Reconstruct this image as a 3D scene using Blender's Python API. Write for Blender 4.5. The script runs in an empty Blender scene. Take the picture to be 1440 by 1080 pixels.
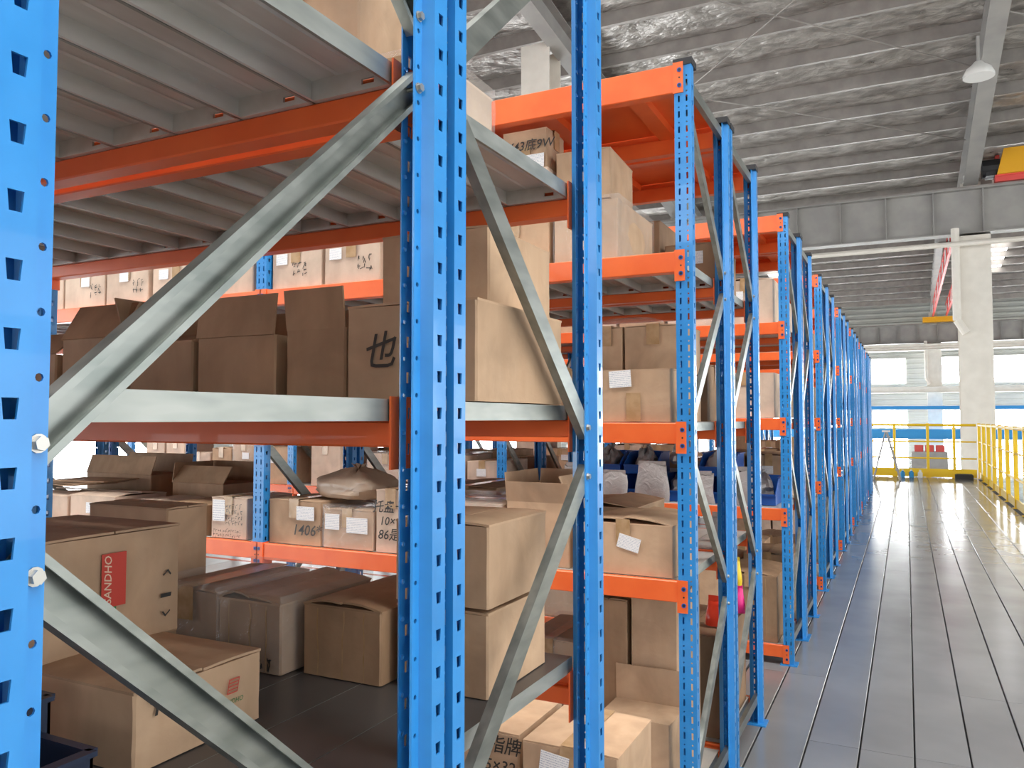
import bpy, math, random
from mathutils import Vector, Matrix
R = math.radians
rnd = random.Random(7)
sc = bpy.context.scene
COL = sc.collection

# ------------------------------------------------------------------ camera
cd = bpy.data.cameras.new('camera'); cam = bpy.data.objects.new('camera', cd); COL.objects.link(cam)
YAW, PIT, ROL = .4598, .0432, -.0003
F = Vector((-math.sin(YAW)*math.cos(PIT), math.cos(YAW)*math.cos(PIT), math.sin(PIT)))
cam.location = (0, 0, 1.349)
cam.rotation_euler = (math.pi/2+PIT, ROL, YAW)
cd.sensor_fit = 'HORIZONTAL'; cd.sensor_width = 36; cd.lens = 1118.8/1440*36
cd.clip_start = .02; cd.clip_end = 300
sc.camera = cam

# ------------------------------------------------------------------ world, exposure
w = bpy.data.worlds.new('world'); sc.world = w; w.use_nodes = True
w.node_tree.nodes['Background'].inputs[0].default_value = (.85, .93, 1, 1)
w.node_tree.nodes['Background'].inputs[1].default_value = 1.0
vs = sc.view_settings
vs.view_transform = 'Standard'; vs.look = 'None'; vs.gamma = 1; vs.exposure = 0.18
vs.use_curve_mapping = False
cy = sc.cycles
cy.max_bounces = 10; cy.diffuse_bounces = 6; cy.glossy_bounces = 4; cy.transparent_max_bounces = 12
cy.caustics_reflective = False; cy.caustics_refractive = False
cy.use_denoising = True; cy.sample_clamp_indirect = 6
WIN, SKY = 7.0, 7.0          # radiance of lit window panes and of the roof lights

# ------------------------------------------------------------------ materials
def mat(name, col, rough=.5, metal=0., spec=.5, coat=0.):
    m = bpy.data.materials.new(name); m.use_nodes = True
    b = m.node_tree.nodes['Principled BSDF']
    b.inputs['Base Color'].default_value = (*col, 1); b.inputs['Roughness'].default_value = rough
    b.inputs['Metallic'].default_value = metal; b.inputs['Specular IOR Level'].default_value = spec
    b.inputs['Coat Weight'].default_value = coat
    return m
def nd(m, t, **k):
    n = m.node_tree.nodes.new(t)
    for a, v in k.items():
        if a in n.inputs: n.inputs[a].default_value = v
        else: setattr(n, a, v)
    return n
def lk(m, a, b): m.node_tree.links.new(a, b)
def vary(m, c1, c2, scale=(1, 1, 1), nscale=8, lo=.35, hi=.65, detail=3, bump=0., rough=None, rnd_amt=0., bdist=.002, coords='Object'):
    """noise-mixed colour, roughness and fine relief"""
    b = m.node_tree.nodes['Principled BSDF']
    tc = nd(m, 'ShaderNodeTexCoord'); mp = nd(m, 'ShaderNodeMapping'); mp.inputs['Scale'].default_value = scale
    lk(m, tc.outputs[coords], mp.inputs['Vector'])
    vec = mp.outputs[0]
    oi = nd(m, 'ShaderNodeObjectInfo')
    ad = nd(m, 'ShaderNodeVectorMath', operation='ADD'); sca = nd(m, 'ShaderNodeMath', operation='MULTIPLY'); sca.inputs[1].default_value = 37.0
    lk(m, oi.outputs['Random'], sca.inputs[0]); lk(m, vec, ad.inputs[0]); lk(m, sca.outputs[0], ad.inputs[1]); vec = ad.outputs[0]
    nz = nd(m, 'ShaderNodeTexNoise', Scale=nscale, Detail=detail); lk(m, vec, nz.inputs['Vector'])
    rp = nd(m, 'ShaderNodeMapRange'); rp.inputs['From Min'].default_value = lo; rp.inputs['From Max'].default_value = hi
    lk(m, nz.outputs['Fac'], rp.inputs['Value'])
    mx = nd(m, 'ShaderNodeMix', data_type='RGBA'); mx.inputs['A'].default_value = (*c1, 1); mx.inputs['B'].default_value = (*c2, 1)
    lk(m, rp.outputs[0], mx.inputs['Factor'])
    out = mx.outputs['Result']
    if rnd_amt:
        hs = nd(m, 'ShaderNodeHueSaturation'); mr = nd(m, 'ShaderNodeMapRange')
        mr.inputs['To Min'].default_value = 1-rnd_amt; mr.inputs['To Max'].default_value = 1+rnd_amt
        lk(m, oi.outputs['Random'], mr.inputs['Value']); lk(m, mr.outputs[0], hs.inputs['Value']); lk(m, out, hs.inputs['Color']); out = hs.outputs[0]
    lk(m, out, b.inputs['Base Color'])
    if bump:
        bp = nd(m, 'ShaderNodeBump', Strength=bump, Distance=bdist); lk(m, nz.outputs['Fac'], bp.inputs['Height']); lk(m, bp.outputs[0], b.inputs['Normal'])
    if rough:
        mr2 = nd(m, 'ShaderNodeMapRange'); mr2.inputs['To Min'].default_value = rough[0]; mr2.inputs['To Max'].default_value = rough[1]
        lk(m, nz.outputs['Fac'], mr2.inputs['Value']); lk(m, mr2.outputs[0], b.inputs['Roughness'])
    return m
M = {}
M['blue'] = vary(mat('blue_paint', (.01, .25, .75), .3, coat=.2), (.022, .232, .60), (.03, .262, .655), nscale=14, bump=.05)
M['orange'] = vary(mat('orange_paint', (.85, .14, .02), .38, coat=.1), (.82, .13, .027), (.88, .16, .036), nscale=9, bump=.04)
M['galv'] = vary(mat('galvanised_steel', (.6, .62, .6), .45, .8), (.33, .355, .335), (.44, .46, .435), scale=(1, .25, 1), nscale=40, detail=2, rough=(.38, .52))
M['galv_edge'] = M['galv']
M['galv'] = vary(mat('galvanised_brace_steel', (.3, .32, .3), .4, .85), (.235, .26, .245), (.33, .35, .33), scale=(1, .25, 1), nscale=40, detail=2, rough=(.3, .45))
M['galv_deck'] = vary(mat('galvanised_deck', (.6, .58, .55), .4, .3), (.58, .565, .53), (.66, .645, .61), scale=(1, .25, 1), nscale=30, detail=2, rough=(.34, .5))
M['deck_shade'] = vary(mat('galvanised_deck_shaded', (.06, .055, .055), .35), (.055, .05, .05), (.075, .07, .068), nscale=6)  # galvanised deck top, its shade and dark reflections put into the colour
M['steel'] = mat('zinc_bolt', (.5, .49, .46), .35, .9)
M['black'] = mat('black_plastic', (.015, .015, .018), .5)
M['card'] = vary(mat('cardboard', (.5, .33, .19), .75, spec=.25), (.49, .325, .205), (.54, .37, .24), scale=(5, 5, 1.2), nscale=4, lo=.3, hi=.7, rnd_amt=.12, bump=.1)
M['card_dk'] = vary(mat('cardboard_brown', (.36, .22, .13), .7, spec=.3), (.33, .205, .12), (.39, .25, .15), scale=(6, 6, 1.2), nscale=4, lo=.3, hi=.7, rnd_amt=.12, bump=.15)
M['card_lt'] = vary(mat('cardboard_pale', (.6, .45, .32), .75, spec=.25), (.60, .455, .35), (.66, .515, .405), scale=(5, 5, 1.2), nscale=4, lo=.3, hi=.7, rnd_amt=.08, bump=.12)
def stain(m, lo=.80, hi=1.06, scale=7):
    b = m.node_tree.nodes['Principled BSDF']; src = b.inputs['Base Color'].links[0].from_socket
    tc = nd(m, 'ShaderNodeTexCoord'); oi = nd(m, 'ShaderNodeObjectInfo'); ad = nd(m, 'ShaderNodeVectorMath', operation='ADD'); lk(m, tc.outputs['Object'], ad.inputs[0]); lk(m, oi.outputs['Location'], ad.inputs[1])
    nz = nd(m, 'ShaderNodeTexNoise', Scale=scale, Detail=5, Distortion=.6); lk(m, ad.outputs[0], nz.inputs['Vector'])
    mr = nd(m, 'ShaderNodeMapRange'); mr.inputs['From Min'].default_value = .3; mr.inputs['From Max'].default_value = .62; mr.inputs['To Min'].default_value = lo; mr.inputs['To Max'].default_value = hi; lk(m, nz.outputs['Fac'], mr.inputs['Value'])
    hs = nd(m, 'ShaderNodeHueSaturation'); lk(m, mr.outputs[0], hs.inputs['Value']); lk(m, src, hs.inputs['Color']); lk(m, hs.outputs[0], b.inputs['Base Color'])
    n2 = nd(m, 'ShaderNodeTexNoise', Scale=22, Detail=3, Distortion=.8); lk(m, ad.outputs[0], n2.inputs['Vector'])
    bp = nd(m, 'ShaderNodeBump', Strength=.2, Distance=.006); lk(m, n2.outputs['Fac'], bp.inputs['Height'])
    if b.inputs['Normal'].links: lk(m, b.inputs['Normal'].links[0].from_socket, bp.inputs['Normal'])
    lk(m, bp.outputs[0], b.inputs['Normal'])
for k_ in ('card', 'card_dk', 'card_lt'): stain(M[k_])
M['tape'] = vary(mat('brown_tape', (.42, .27, .14), .18, spec=.6), (.38, .24, .12), (.48, .32, .18), nscale=30, bump=.5)
M['ink'] = mat('marker_ink', (.02, .018, .016), .5)
M['red_print'] = mat('red_print', (.55, .05, .03), .6); M['green_print'] = mat('green_print', (.03, .2, .06), .6); M['pale_print'] = mat('pale_print', (.75, .55, .4), .6)
M['plank'] = vary(mat('grey_floor_paint', (.15, .155, .165), .2, spec=.6), (.22, .225, .235), (.26, .265, .275), nscale=2.2, rough=(.12, .26), rnd_amt=.08, bump=.03)
M['floorbase'] = mat('floor_subframe', (.03, .03, .03), .7)
M['cream'] = vary(mat('cream_steel_paint', (.78, .74, .67), .5), (.75, .71, .64), (.82, .78, .71), nscale=3)
M['greysteel'] = vary(mat('grey_steel_paint', (.34, .33, .32), .5), (.31, .30, .29), (.37, .36, .34), nscale=2)
M['purlin'] = vary(mat('galvanised_purlin', (.36, .35, .33), .45, .35), (.33, .305, .285), (.42, .39, .365), nscale=3)
M['foil'] = vary(mat('foil_insulation', (.7, .69, .67), .35, .75), (.35, .325, .305), (.66, .63, .60), scale=(1, 1.6, 1), nscale=2.6, detail=6, bump=1., bdist=.12, rough=(.22, .4))
M['yellow'] = mat('yellow_rail_paint', (.85, .56, .02), .4)
M['crane_y'] = mat('crane_yellow', (.85, .42, .01), .4)
M['crane_r'] = mat('crane_red', (.7, .08, .07), .45)
M['white'] = mat('white_paint', (.8, .8, .78), .5)
M['beam_blue'] = mat('blue_beam_paint', (.03, .28, .6), .5)
M['concrete'] = vary(mat('pale_concrete', (.55, .54, .5), .5), (.5, .49, .46), (.6, .59, .55), nscale=1)
M['wallpanel'] = vary(mat('grey_wall_panel', (.42, .43, .41), .6), (.40, .41, .39), (.45, .46, .44), nscale=.8)
M['bin'] = mat('blue_bin_plastic', (.015, .10, .42), .35); M['bin_dk'] = mat('navy_bin_plastic', (.01, .02, .05), .4)
M['pink'] = mat('pink_pack', (.8, .03, .25), .4); M['yel'] = mat('yellow_pack', (.85, .6, .03), .4); M['redpk'] = mat('red_pack', (.7, .05, .02), .35)
def emit(name, col, s):
    m = bpy.data.materials.new(name); m.use_nodes = True; t = m.node_tree; t.nodes.clear()
    e = t.nodes.new('ShaderNodeEmission'); e.inputs[0].default_value = (*col, 1); e.inputs[1].default_value = s
    o = t.nodes.new('ShaderNodeOutputMaterial'); t.links.new(e.outputs[0], o.inputs[0]); return m
M['pane'] = emit('daylit_window_pane', (.95, .98, 1), WIN); M['pane_far'] = emit('bright_daylit_window_pane', (.95, .98, 1), WIN*3); M['pane_side'] = emit('dimmed_window_pane', (.95, .98, 1), WIN*.55)  # far panes boosted and side panes dimmed to balance the light
M['skylight'] = emit('daylit_roof_light', (1, .985, .95), SKY)
def paper():
    m = mat('printed_paper', (.85, .85, .85), .6)
    b = m.node_tree.nodes['Principled BSDF']
    tc = nd(m, 'ShaderNodeTexCoord'); mp = nd(m, 'ShaderNodeMapping'); mp.inputs['Scale'].default_value = (6, 6, 9)
    lk(m, tc.outputs['Generated'], mp.inputs[0])
    wv = nd(m, 'ShaderNodeTexWave', Scale=.32, bands_direction='Z'); lk(m, mp.outputs[0], wv.inputs['Vector'])
    nz = nd(m, 'ShaderNodeTexNoise', Scale=3.5, Detail=2); lk(m, mp.outputs[0], nz.inputs['Vector'])
    mu = nd(m, 'ShaderNodeMath', operation='MULTIPLY'); lk(m, wv.outputs['Fac'], mu.inputs[0]); lk(m, nz.outputs['Fac'], mu.inputs[1])
    gt = nd(m, 'ShaderNodeMath', operation='GREATER_THAN'); gt.inputs[1].default_value = .44; lk(m, mu.outputs[0], gt.inputs[0])
    mx = nd(m, 'ShaderNodeMix', data_type='RGBA'); mx.inputs['A'].default_value = (.85, .85, .84, 1); mx.inputs['B'].default_value = (.42, .45, .55, 1)
    lk(m, gt.outputs[0], mx.inputs['Factor']); lk(m, mx.outputs['Result'], b.inputs['Base Color']); return m
M['paper'] = paper()
def film(name, col, alpha, rough, bump=.8, sc_=18):
    m = mat(name, col, rough, spec=.9); b = m.node_tree.nodes['Principled BSDF']
    b.inputs['Alpha'].default_value = alpha
    nz = nd(m, 'ShaderNodeTexNoise', Scale=sc_, Detail=4, Distortion=1.5); bp = nd(m, 'ShaderNodeBump', Strength=bump, Distance=.012)
    tc = nd(m, 'ShaderNodeTexCoord'); lk(m, tc.outputs['Object'], nz.inputs['Vector'])
    lk(m, nz.outputs['Fac'], bp.inputs['Height']); lk(m, bp.outputs[0], b.inputs['Normal']); return m
M['film'] = film('clear_film', (.8, .78, .75), .16, .12)
M['bag'] = film('milky_plastic_bag', (.36, .33, .32), .8, .35)
M['sack'] = film('brown_sack', (.42, .31, .22), 1., .5, .5, 9)

# ------------------------------------------------------------------ mesh helpers
class MB:
    def __init__(s): s.v = []; s.f = []; s.m = []; s.mi = 0
    def face(s, pts):
        n = len(s.v); s.v += [tuple(p) for p in pts]; s.f.append(tuple(range(n, n+len(pts)))); s.m.append(s.mi)
    def box(s, x0, x1, y0, y1, z0, z1, mtx=None):
        P = [Vector((x, y, z)) for z in (z0, z1) for y in (y0, y1) for x in (x0, x1)]
        if mtx: P = [mtx @ p for p in P]
        n = len(s.v); s.v += [tuple(p) for p in P]
        for q in ((0, 2, 3, 1), (4, 5, 7, 6), (0, 1, 5, 4), (2, 6, 7, 3), (0, 4, 6, 2), (1, 3, 7, 5)):
            s.f.append(tuple(n+i for i in q)); s.m.append(s.mi)
        return s
    def loft(s, rings, caps=True, closed=True):
        n = len(s.v); k = len(rings[0])
        for r in rings: s.v += [tuple(p) for p in r]
        for i in range(len(rings)-1):
            for j in range(k if closed else k-1):
                a = n+i*k+j; b = n+i*k+(j+1) % k
                s.f.append((a, b, b+k, a+k)); s.m.append(s.mi)
        if caps:
            s.f.append(tuple(reversed(range(n, n+k)))); s.m.append(s.mi)
            e = n+(len(rings)-1)*k; s.f.append(tuple(range(e, e+k))); s.m.append(s.mi)
        return s
    def prism(s, poly, fn, t0, t1):
        return s.loft([[fn(a, b, t) for a, b in poly] for t in (t0, t1)])
    def tube(s, p0, p1, r, n=8, r1=None):
        p0, p1 = Vector(p0), Vector(p1); d = (p1-p0).normalized()
        u = d.orthogonal().normalized(); v = d.cross(u); r1 = r if r1 is None else r1
        return s.loft([[p+u*math.cos(a)*q+v*math.sin(a)*q for a in [2*math.pi*i/n for i in range(n)]] for p, q in ((p0, r), (p1, r1))])
    def mesh(s, name, mats, smooth=None):
        me = bpy.data.meshes.new(name); me.from_pydata(s.v, [], s.f)
        for m in (mats if isinstance(mats, (list, tuple)) else [mats]): me.materials.append(M[m])
        me.polygons.foreach_set('material_index', s.m)
        if smooth is not None:
            me.polygons.foreach_set('use_smooth', [True]*len(s.f)); me.set_sharp_from_angle(angle=smooth)
        me.update(); return me
    def build(s, name, mats, parent=None, smooth=None, loc=None):
        return put(name, s.mesh(name, mats, smooth), parent, loc)
def put(name, me, parent=None, loc=None, rot=None):
    o = bpy.data.objects.new(name, me); COL.objects.link(o)
    if parent: o.parent = parent
    if loc is not None: o.location = loc
    if rot is not None: o.rotation_euler = rot
    return o
def empty(name, loc, rz=0):
    o = bpy.data.objects.new(name, None); COL.objects.link(o); o.location = loc; o.rotation_euler = (0, 0, rz); o.empty_display_size = .1; return o
def tag(o, label, cat, group=None):
    o['label'] = label; o['category'] = cat
    if group: o['group'] = group
    return o
def struct(o): o['kind'] = 'structure'; return o
ORD = ['first', 'second', 'third', 'fourth', 'fifth', 'sixth', 'seventh', 'eighth', 'ninth', 'tenth', 'eleventh', 'twelfth', 'thirteenth', 'fourteenth', 'fifteenth', 'sixteenth', 'seventeenth', 'eighteenth', 'nineteenth', 'twentieth', 'twenty-first', 'twenty-second', 'twenty-third', 'twenty-fourth']

# ------------------------------------------------------------------ the hall
XL, XR, YB, YF = -11.0, 24.0, -16.0, 60.0
def purl(x, y, z, mb): pass
# mezzanine floor: planks along y, 0.2 m wide
fl = struct(put('floor', MB().box(-6.4, 1.52, -1.5, 21.0, -.16, -.032).mesh('floor', 'floorbase')))
def plank_mesh(L):
    mb = MB(); g = .003; c = .0025
    a = [(-.1+g, -.03), (.1-g, -.03), (.1-g, -c), (.1-g-c, 0), (-.1+g+c, 0), (-.1+g, -c)]
    mb.prism(a, lambda p, q, t: (p, t, q), .0015, L-.0015); return mb.mesh('floor_plank', 'plank')
cache = {}
def plank(x, y0, y1):
    L = round(y1-y0, 3)
    if L not in cache: cache[L] = plank_mesh(L)
    put('floor_plank', cache[L], fl, (x, y0, 0))
for i in range(-4, 8):
    x = .1045+.2*i
    if x > 1.5: break
    js = [-1.5, 3.6, 7.9, 12.2, 16.5, 21.0] if -3 < i < 1 else [-1.5, 4.5, 8.75, 13.0, 17.3, 21.0]
    for a, b in zip(js[:-1], js[1:]): plank(x, a, b)
for k, a in enumerate([-1.5+4.5*i for i in range(5)]):      # decking under the racks, seams out of sight
    mb = MB()
    for i in range(27): mb.box(-6.2+.2*i+.003, -6.2+.2*i+.197, a+.0015, a+4.4985, -.03, 0)
    o = mb.build('floor_planks_under_racks', 'plank', fl); o['kind'] = 'stuff'
# ground floor of the hall
struct(put('floor_2', MB().box(XL, XR, YB, YF, -4.2, -4.0).mesh('floor_2', 'concrete')))

def corr_wall(name, n, fn, mats='wallpanel', pitch=.35):
    mb = MB()
    for i in range(n):
        a = i*pitch
        for p, q, r, s_ in ((a, 0, a+pitch*.55, 0), (a+pitch*.55, 0, a+pitch*.65, .04), (a+pitch*.65, .04, a+pitch*.9, .04), (a+pitch*.9, .04, a+pitch, 0)):
            mb.face([fn(p, q, 0), fn(r, s_, 0), fn(r, s_, 1), fn(p, q, 1)])
    return struct(mb.build(name, mats))
# walls: horizontal corrugated siding
corr_wall('wall_far', 46, lambda a, b, t: (XL+(XR-XL)*t, YF-b, -4+a))
corr_wall('wall_left', 46, lambda a, b, t: (XL+b, YB+(YF-YB)*t, -4+a))
corr_wall('wall_right', 46, lambda a, b, t: (XR-b, YB+(YF-YB)*t, -4+a))
corr_wall('wall_back', 46, lambda a, b, t: (XL+(XR-XL)*t, YB+b, -4+a))
wn = 0
def window(axis, fixed, a0, a1, z0, z1, inward, pm='pane'):
    """daylit pane in a white frame, standing in a wall"""
    global wn; wn += 1
    def bx(mb, p0, p1, q0, q1, d0, d1):
        lo, hi = sorted((fixed+inward*d0, fixed+inward*d1))
        if axis == 'x': mb.box(p0, p1, lo, hi, q0, q1)
        else: mb.box(lo, hi, p0, p1, q0, q1)
        return mb
    r = struct(bx(MB(), a0, a1, z0, z1, .05, .07).build('window_%d' % wn, pm))
    mb = MB(); t = .06
    for p0, p1, q0, q1 in ((a0-t, a0, z0-t, z1+t), (a1, a1+t, z0-t, z1+t), (a0, a1, z0-t, z0), (a0, a1, z1, z1+t)): bx(mb, p0, p1, q0, q1, .04, .12)
    mb.build('window_frame', 'white', r)
for a in (-8.6, -5.3, -2.05, 2.0, 4.95, 8.3, 11.6, 15, 18.4):
    window('x', YF, a, a+(1.2 if a == 2.0 else 2.05 if a < 0 else 2.4), 3.75, 5.4, -1, 'pane_far')
    window('x', YF, a, a+(1.2 if a == 2.0 else 2.1 if a < 0 else 2.4), .75, 1.9, -1, 'pane_far')
    window('x', YF, a, a+(1.2 if a == 2.0 else 2.1 if a < 0 else 2.4), -2.4, .1, -1, 'pane_far')
for k in range(9): window('y', XR, -14+8*k, -14+8*k+6.6, -2.5, 3.4, -1, 'pane_side'); window('y', XR, -14+8*k, -14+8*k+6.6, 4.6, 7.2, -1, 'pane_side')
for k in range(9): window('y', XL, -13.3+8*k, -13.3+8*k+6.2, -.6, 2.9, 1)
for k in range(5): window('x', YB, -9.5+6.7*k, -9.5+6.7*k+5.6, 5.2, 7.6, 1)

# roof: two naves, ridge lines along x, with purlins and foil blankets
def roof_z(y):
    if y <= 31: return 11.3-.1*abs(y)
    return 11.0-.2*(45-y) if y < 45 else 11.0-.125*(y-45)
ce = None
segs = [(YB, -2.5), (2.5, 31.0), (31.0, 45.0), (45.0, 60.0)]
mb = MB()
for a, b in segs: 
    for k in range(10):
        x0 = XL+(XR-XL)*k/10; x1 = XL+(XR-XL)*(k+1)/10
        mb.face([(x0, a, roof_z(a)), (x1, a, roof_z(a)), (x1, b, roof_z(b)), (x0, b, roof_z(b))])
ce = struct(mb.build('ceiling', 'foil'))
# ridge roof light over the first nave, and strips in the second
rl = MB().box(XL, XR, -2.5, 2.5, 11.03, 11.1).build('ridge_roof_light', 'skylight', ce)
for x in (-7.5, 3.9, 12.):
    for a, b in ((47.2, 52.8),):
        q = MB(); z0, z1 = roof_z(a)-.03, roof_z(b)-.03
        q.face([(x, a, z0), (x+1.1, a, z0), (x+1.1, b, z1), (x, b, z1)]); q.build('roof_light', 'skylight', ce)
# purlins: zed sections
PU = {}
def purlin_mesh(L):
    mb = MB(); t = .012; h = .30; wf = .09
    poly = [(0, 0), (wf, 0), (wf, .02), (t, .012), (t, h-.012), (t, h), (-wf, h), (-wf, h-t), (0, h-t)]
    mb.prism(poly, lambda a, b, x: (x, a, b), 0, L); return mb.mesh('purlin', 'purlin')
pm = purlin_mesh(XR-XL)
y = 4.8
while y < 59.5:
    if abs(y-31) > .5: put('purlin', pm, ce, (XL, y, roof_z(y)-.315))
    y += 1.5
# foil blankets sagging between the purlins
def blanket(y0, y1, seed):
    r = random.Random(seed); mb = MB(); nx, ny = 70, 4; P = []
    for i in range(nx+1):
        row = []
        for j in range(ny+1):
            t = j/ny; yy = y0+(y1-y0)*t
            row.append((XL+(XR-XL)*i/nx, yy, roof_z(yy)-.02-.05*math.sin(math.pi*t)*(.6+.5*math.sin(i*1.7+seed))-r.random()*.05))
        P.append(row)
    for i in range(nx):
        for j in range(ny): mb.face([P[i][j], P[i+1][j], P[i+1][j+1], P[i][j+1]])
    mb.build('foil_blanket', 'foil', ce)
y = 12.3; k = 0
while y < 30.: blanket(y+.03, min(y+1.47, 30.9), k); y += 1.5; k += 1
# frames: columns, rafters, crane girders
def ibeam_y(mb, x, pts, wf, tf=.02, tw=.014):
    """I section along y; pts = list of (y, ztop, depth)"""
    for (ya, za, da), (yb, zb, db) in zip(pts[:-1], pts[1:]):
        for x0, x1, f0, f1 in ((-wf, wf, 0, 1), (-wf, wf, 2, 3), (-tw, tw, 1, 2)):
            def zz(z, d): return [z, z-tf, z-d+tf, z-d]
            A, B = zz(za, da), zz(zb, db)
            P = [(x+x0, ya, A[f1]), (x+x1, ya, A[f1]), (x+x1, ya, A[f0]), (x+x0, ya, A[f0]), (x+x0, yb, B[f1]), (x+x1, yb, B[f1]), (x+x1, yb, B[f0]), (x+x0, yb, B[f0])]
            n = len(mb.v); mb.v += P
            for q in ((0, 1, 2, 3), (7, 6, 5, 4), (0, 4, 5, 1), (1, 5, 6, 2), (2, 6, 7, 3), (3, 7, 4, 0)): mb.f.append(tuple(n+i for i in q)); mb.m.append(mb.mi)
for X in (-6.3, 1.66, 9.8, 17.9):
    m1 = MB()
    ibeam_y(m1, X, [(5.0, roof_z(5.0)-.24, .6), (17, roof_z(17)-.3, .55), (24.2, roof_z(24.2)-.3, .95), (30.8, roof_z(30.8)-.3, .5)], .17)
    m1.build('rafter', 'greysteel', ce)
    m1 = MB(); ibeam_y(m1, X, [(31.2, roof_z(31.2)-.3, .5), (45, roof_z(45)-.3, .6), (54, roof_z(54)-.24, .6), (57.5, roof_z(57.5)-.24, 1.0)], .17)
    m1.build('rafter', 'greysteel', ce)
    names = {-6.3: 'behind the rack tops', 1.66: 'beyond the end railing', 9.8: 'out on the open hall floor', 17.9: 'near the far right wall'}
    for Y, wd in ((24.0, .38), (57.5, .42)):
        c = empty('column', (X, Y, -4))
        lm = MB(); h = 10.15
        lm.box(-wd, wd, -.3, -.275, 0, h); lm.box(-wd, wd, .275, .3, 0, h); lm.box(-.012, .012, -.275, .275, 0, h)
        lm.build('column_shaft', 'cream', c)
        um = MB(); h2 = roof_z(Y)+4-1.2
        um.box(-.24, .24, .45, .47, h, h2); um.box(-.24, .24, .93, .95, h, h2); um.box(-.01, .01, .47, .93, h, h2)
        um.box(-wd, wd, -.3, .95, h-.03, h)
        um.build('upper_shaft', 'cream', c)
        MB().tube((-wd-.05, -.42, 7.9), (-wd-.05, -.42, 10.3), .1, 10).tube((-wd-.05, -.42, 7.9), (-wd+.15, -.42, 7.55), .1, 10).build('downpipe', 'cream', c)
        tag(c, 'cream steel H column %s, %s' % ('carrying the first crane girder' if Y == 24 else 'against the far wall', names[X]), 'column')
# crane girders
for Y, nm in ((24.0, 'grey plate crane girder spanning above the end of the walkway'), (57.5, 'distant grey crane girder high on the far wall')):
    g = empty('crane_girder', (0, Y, 6.2))
    mb = MB(); mb.box(XL+.2, XR-.2, -.2, .2, 1.17, 1.2); mb.box(XL+.2, XR-.2, -.2, .2, 0, .03); mb.box(XL+.2, XR-.2, -.01, .01, .03, 1.17); mb.build('plate_girder', 'greysteel', g)
    st = MB().box(-.01, .01, -.18, -.012, .03, 1.17).mesh('stiffener', 'greysteel')
    x = -9.6
    while x < 12: put('stiffener', st, g, (x, 0, 0)); x += 1.15
    MB().box(XL+.2, XR-.2, -.05, .05, 1.2, 1.28).build('crane_rail', 'purlin', g)
    MB().tube((XL+.2, -.5, -.32), (XR-.2, -.5, -.32), .07, 8).build('tie_tube', 'cream', g)
    tag(g, nm, 'girder')
for z, t, nm in ((5.75, .3, 'upper grey wall beam under the distant crane girder'), (3.05, .28, 'lower grey wall beam below the upper window row')):
    b = MB().box(XL+.2, XR-.2, 57.0, 57.35, z, z+t).box(XL+.2, XR-.2, 56.9, 57.45, z-.05, z).box(XL+.2, XR-.2, 56.9, 57.45, z+t, z+t+.05).build('wall_beam', 'cream')
    tag(b, nm, 'beam')
b = MB().box(-10.5, 20, 54.9, 55.3, .14, .66).box(-10.5, 20, 54.8, 55.4, .1, .14).box(-10.5, 20, 54.8, 55.4, .66, .7).build('blue_girder', 'beam_blue'); tag(b, 'long blue crane girder across the far end of the hall', 'girder')
b = MB().box(-10.5, 20, 56.0, 56.3, 1.93, 2.1).box(-10.5, 20, 55.95, 56.35, 2.1, 2.13).build('blue_girder', 'beam_blue'); tag(b, 'slim blue beam above the lower windows of the far wall', 'girder')
# overhead crane end truck on the first girder
c = empty('overhead_crane', (2.6, 24, 7.48))
MB().box(-.42, 3.4, -.18, .18, .0, .14).box(-.42, 3.4, -.22, .22, .14, .17).build('end_carriage', 'crane_r', c)
mb = MB(); mb.prism([(-.38, .17), (1.5, .17), (1.4, .82), (-.22, .82)], lambda a, b, t: (a, t, b), -.3, .3); mb.build('gear_housing', 'crane_y', c)
MB().tube((-.7, 0, .4), (-.3, 0, .4), .24, 14).box(-.62, -.4, -.2, .2, .17, .4).build('motor', 'black', c)
tag(c, 'yellow and black overhead crane drive on a red end carriage', 'crane')
# second crane, with its red and white bridge in the next nave
c = empty('overhead_crane', (1.95, 40, 7.5))
for k in range(2):
    mb = MB(); x = -.3+.75*k
    mb.box(x-.05, x+.05, -14.5, 17.3, .35, .45); mb.box(x-.05, x+.05, -14.5, 17.3, 1.05, 1.15); mb.build('bridge_rail', 'crane_r', c)
    for i in range(21):
        y = -14.3+1.5*i
        MB().tube((x, y, .42), (x, y+.75, 1.08), .045, 6).tube((x, y+.75, 1.08), (x, y+1.5, .42), .045, 6).build('lattice', 'crane_r' if i % 2 else 'white', c)
MB().box(-.9, .9, 16.9, 17.4, -.02, .3).build('end_carriage', 'crane_y', c); MB().box(.95, 1.7, 16.9, 17.4, .0, .55).build('motor', 'black', c)
tag(c, 'red and white lattice crane bridge running away beneath the roof', 'crane')
# hanging lamp
c = empty('high_bay_lamp', (1.36, 17.3, 7.85))
rg = [(0.27, 0), (.27, .05), (.22, .16), (.12, .24), (.07, .3)]
MB().loft([[(r*math.cos(a), r*math.sin(a), z) for a in [2*math.pi*i/20 for i in range(20)]] for r, z in rg]).build('lamp_shade', 'white', c, smooth=.6)
MB().tube((0, 0, .3), (.0, 0, .8), .03, 8).build('lamp_housing', 'greysteel', c)
tag(c, 'white domed high bay lamp hanging under the rafter', 'lamp')
# roof bracing rods
for p, q in (((-5.8, 12.5), (1.5, 19.5)), ((-5.8, 19.5), (1.5, 12.5)), ((-5.8, 17.5), (1.5, 23.3)), ((1.9, 17.5), (9.4, 23.3))):
    MB().tube((p[0], p[1], roof_z(p[1])-.45), (q[0], q[1], roof_z(q[1])-.45), .018, 6).build('brace_rod', 'purlin', ce)
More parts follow.
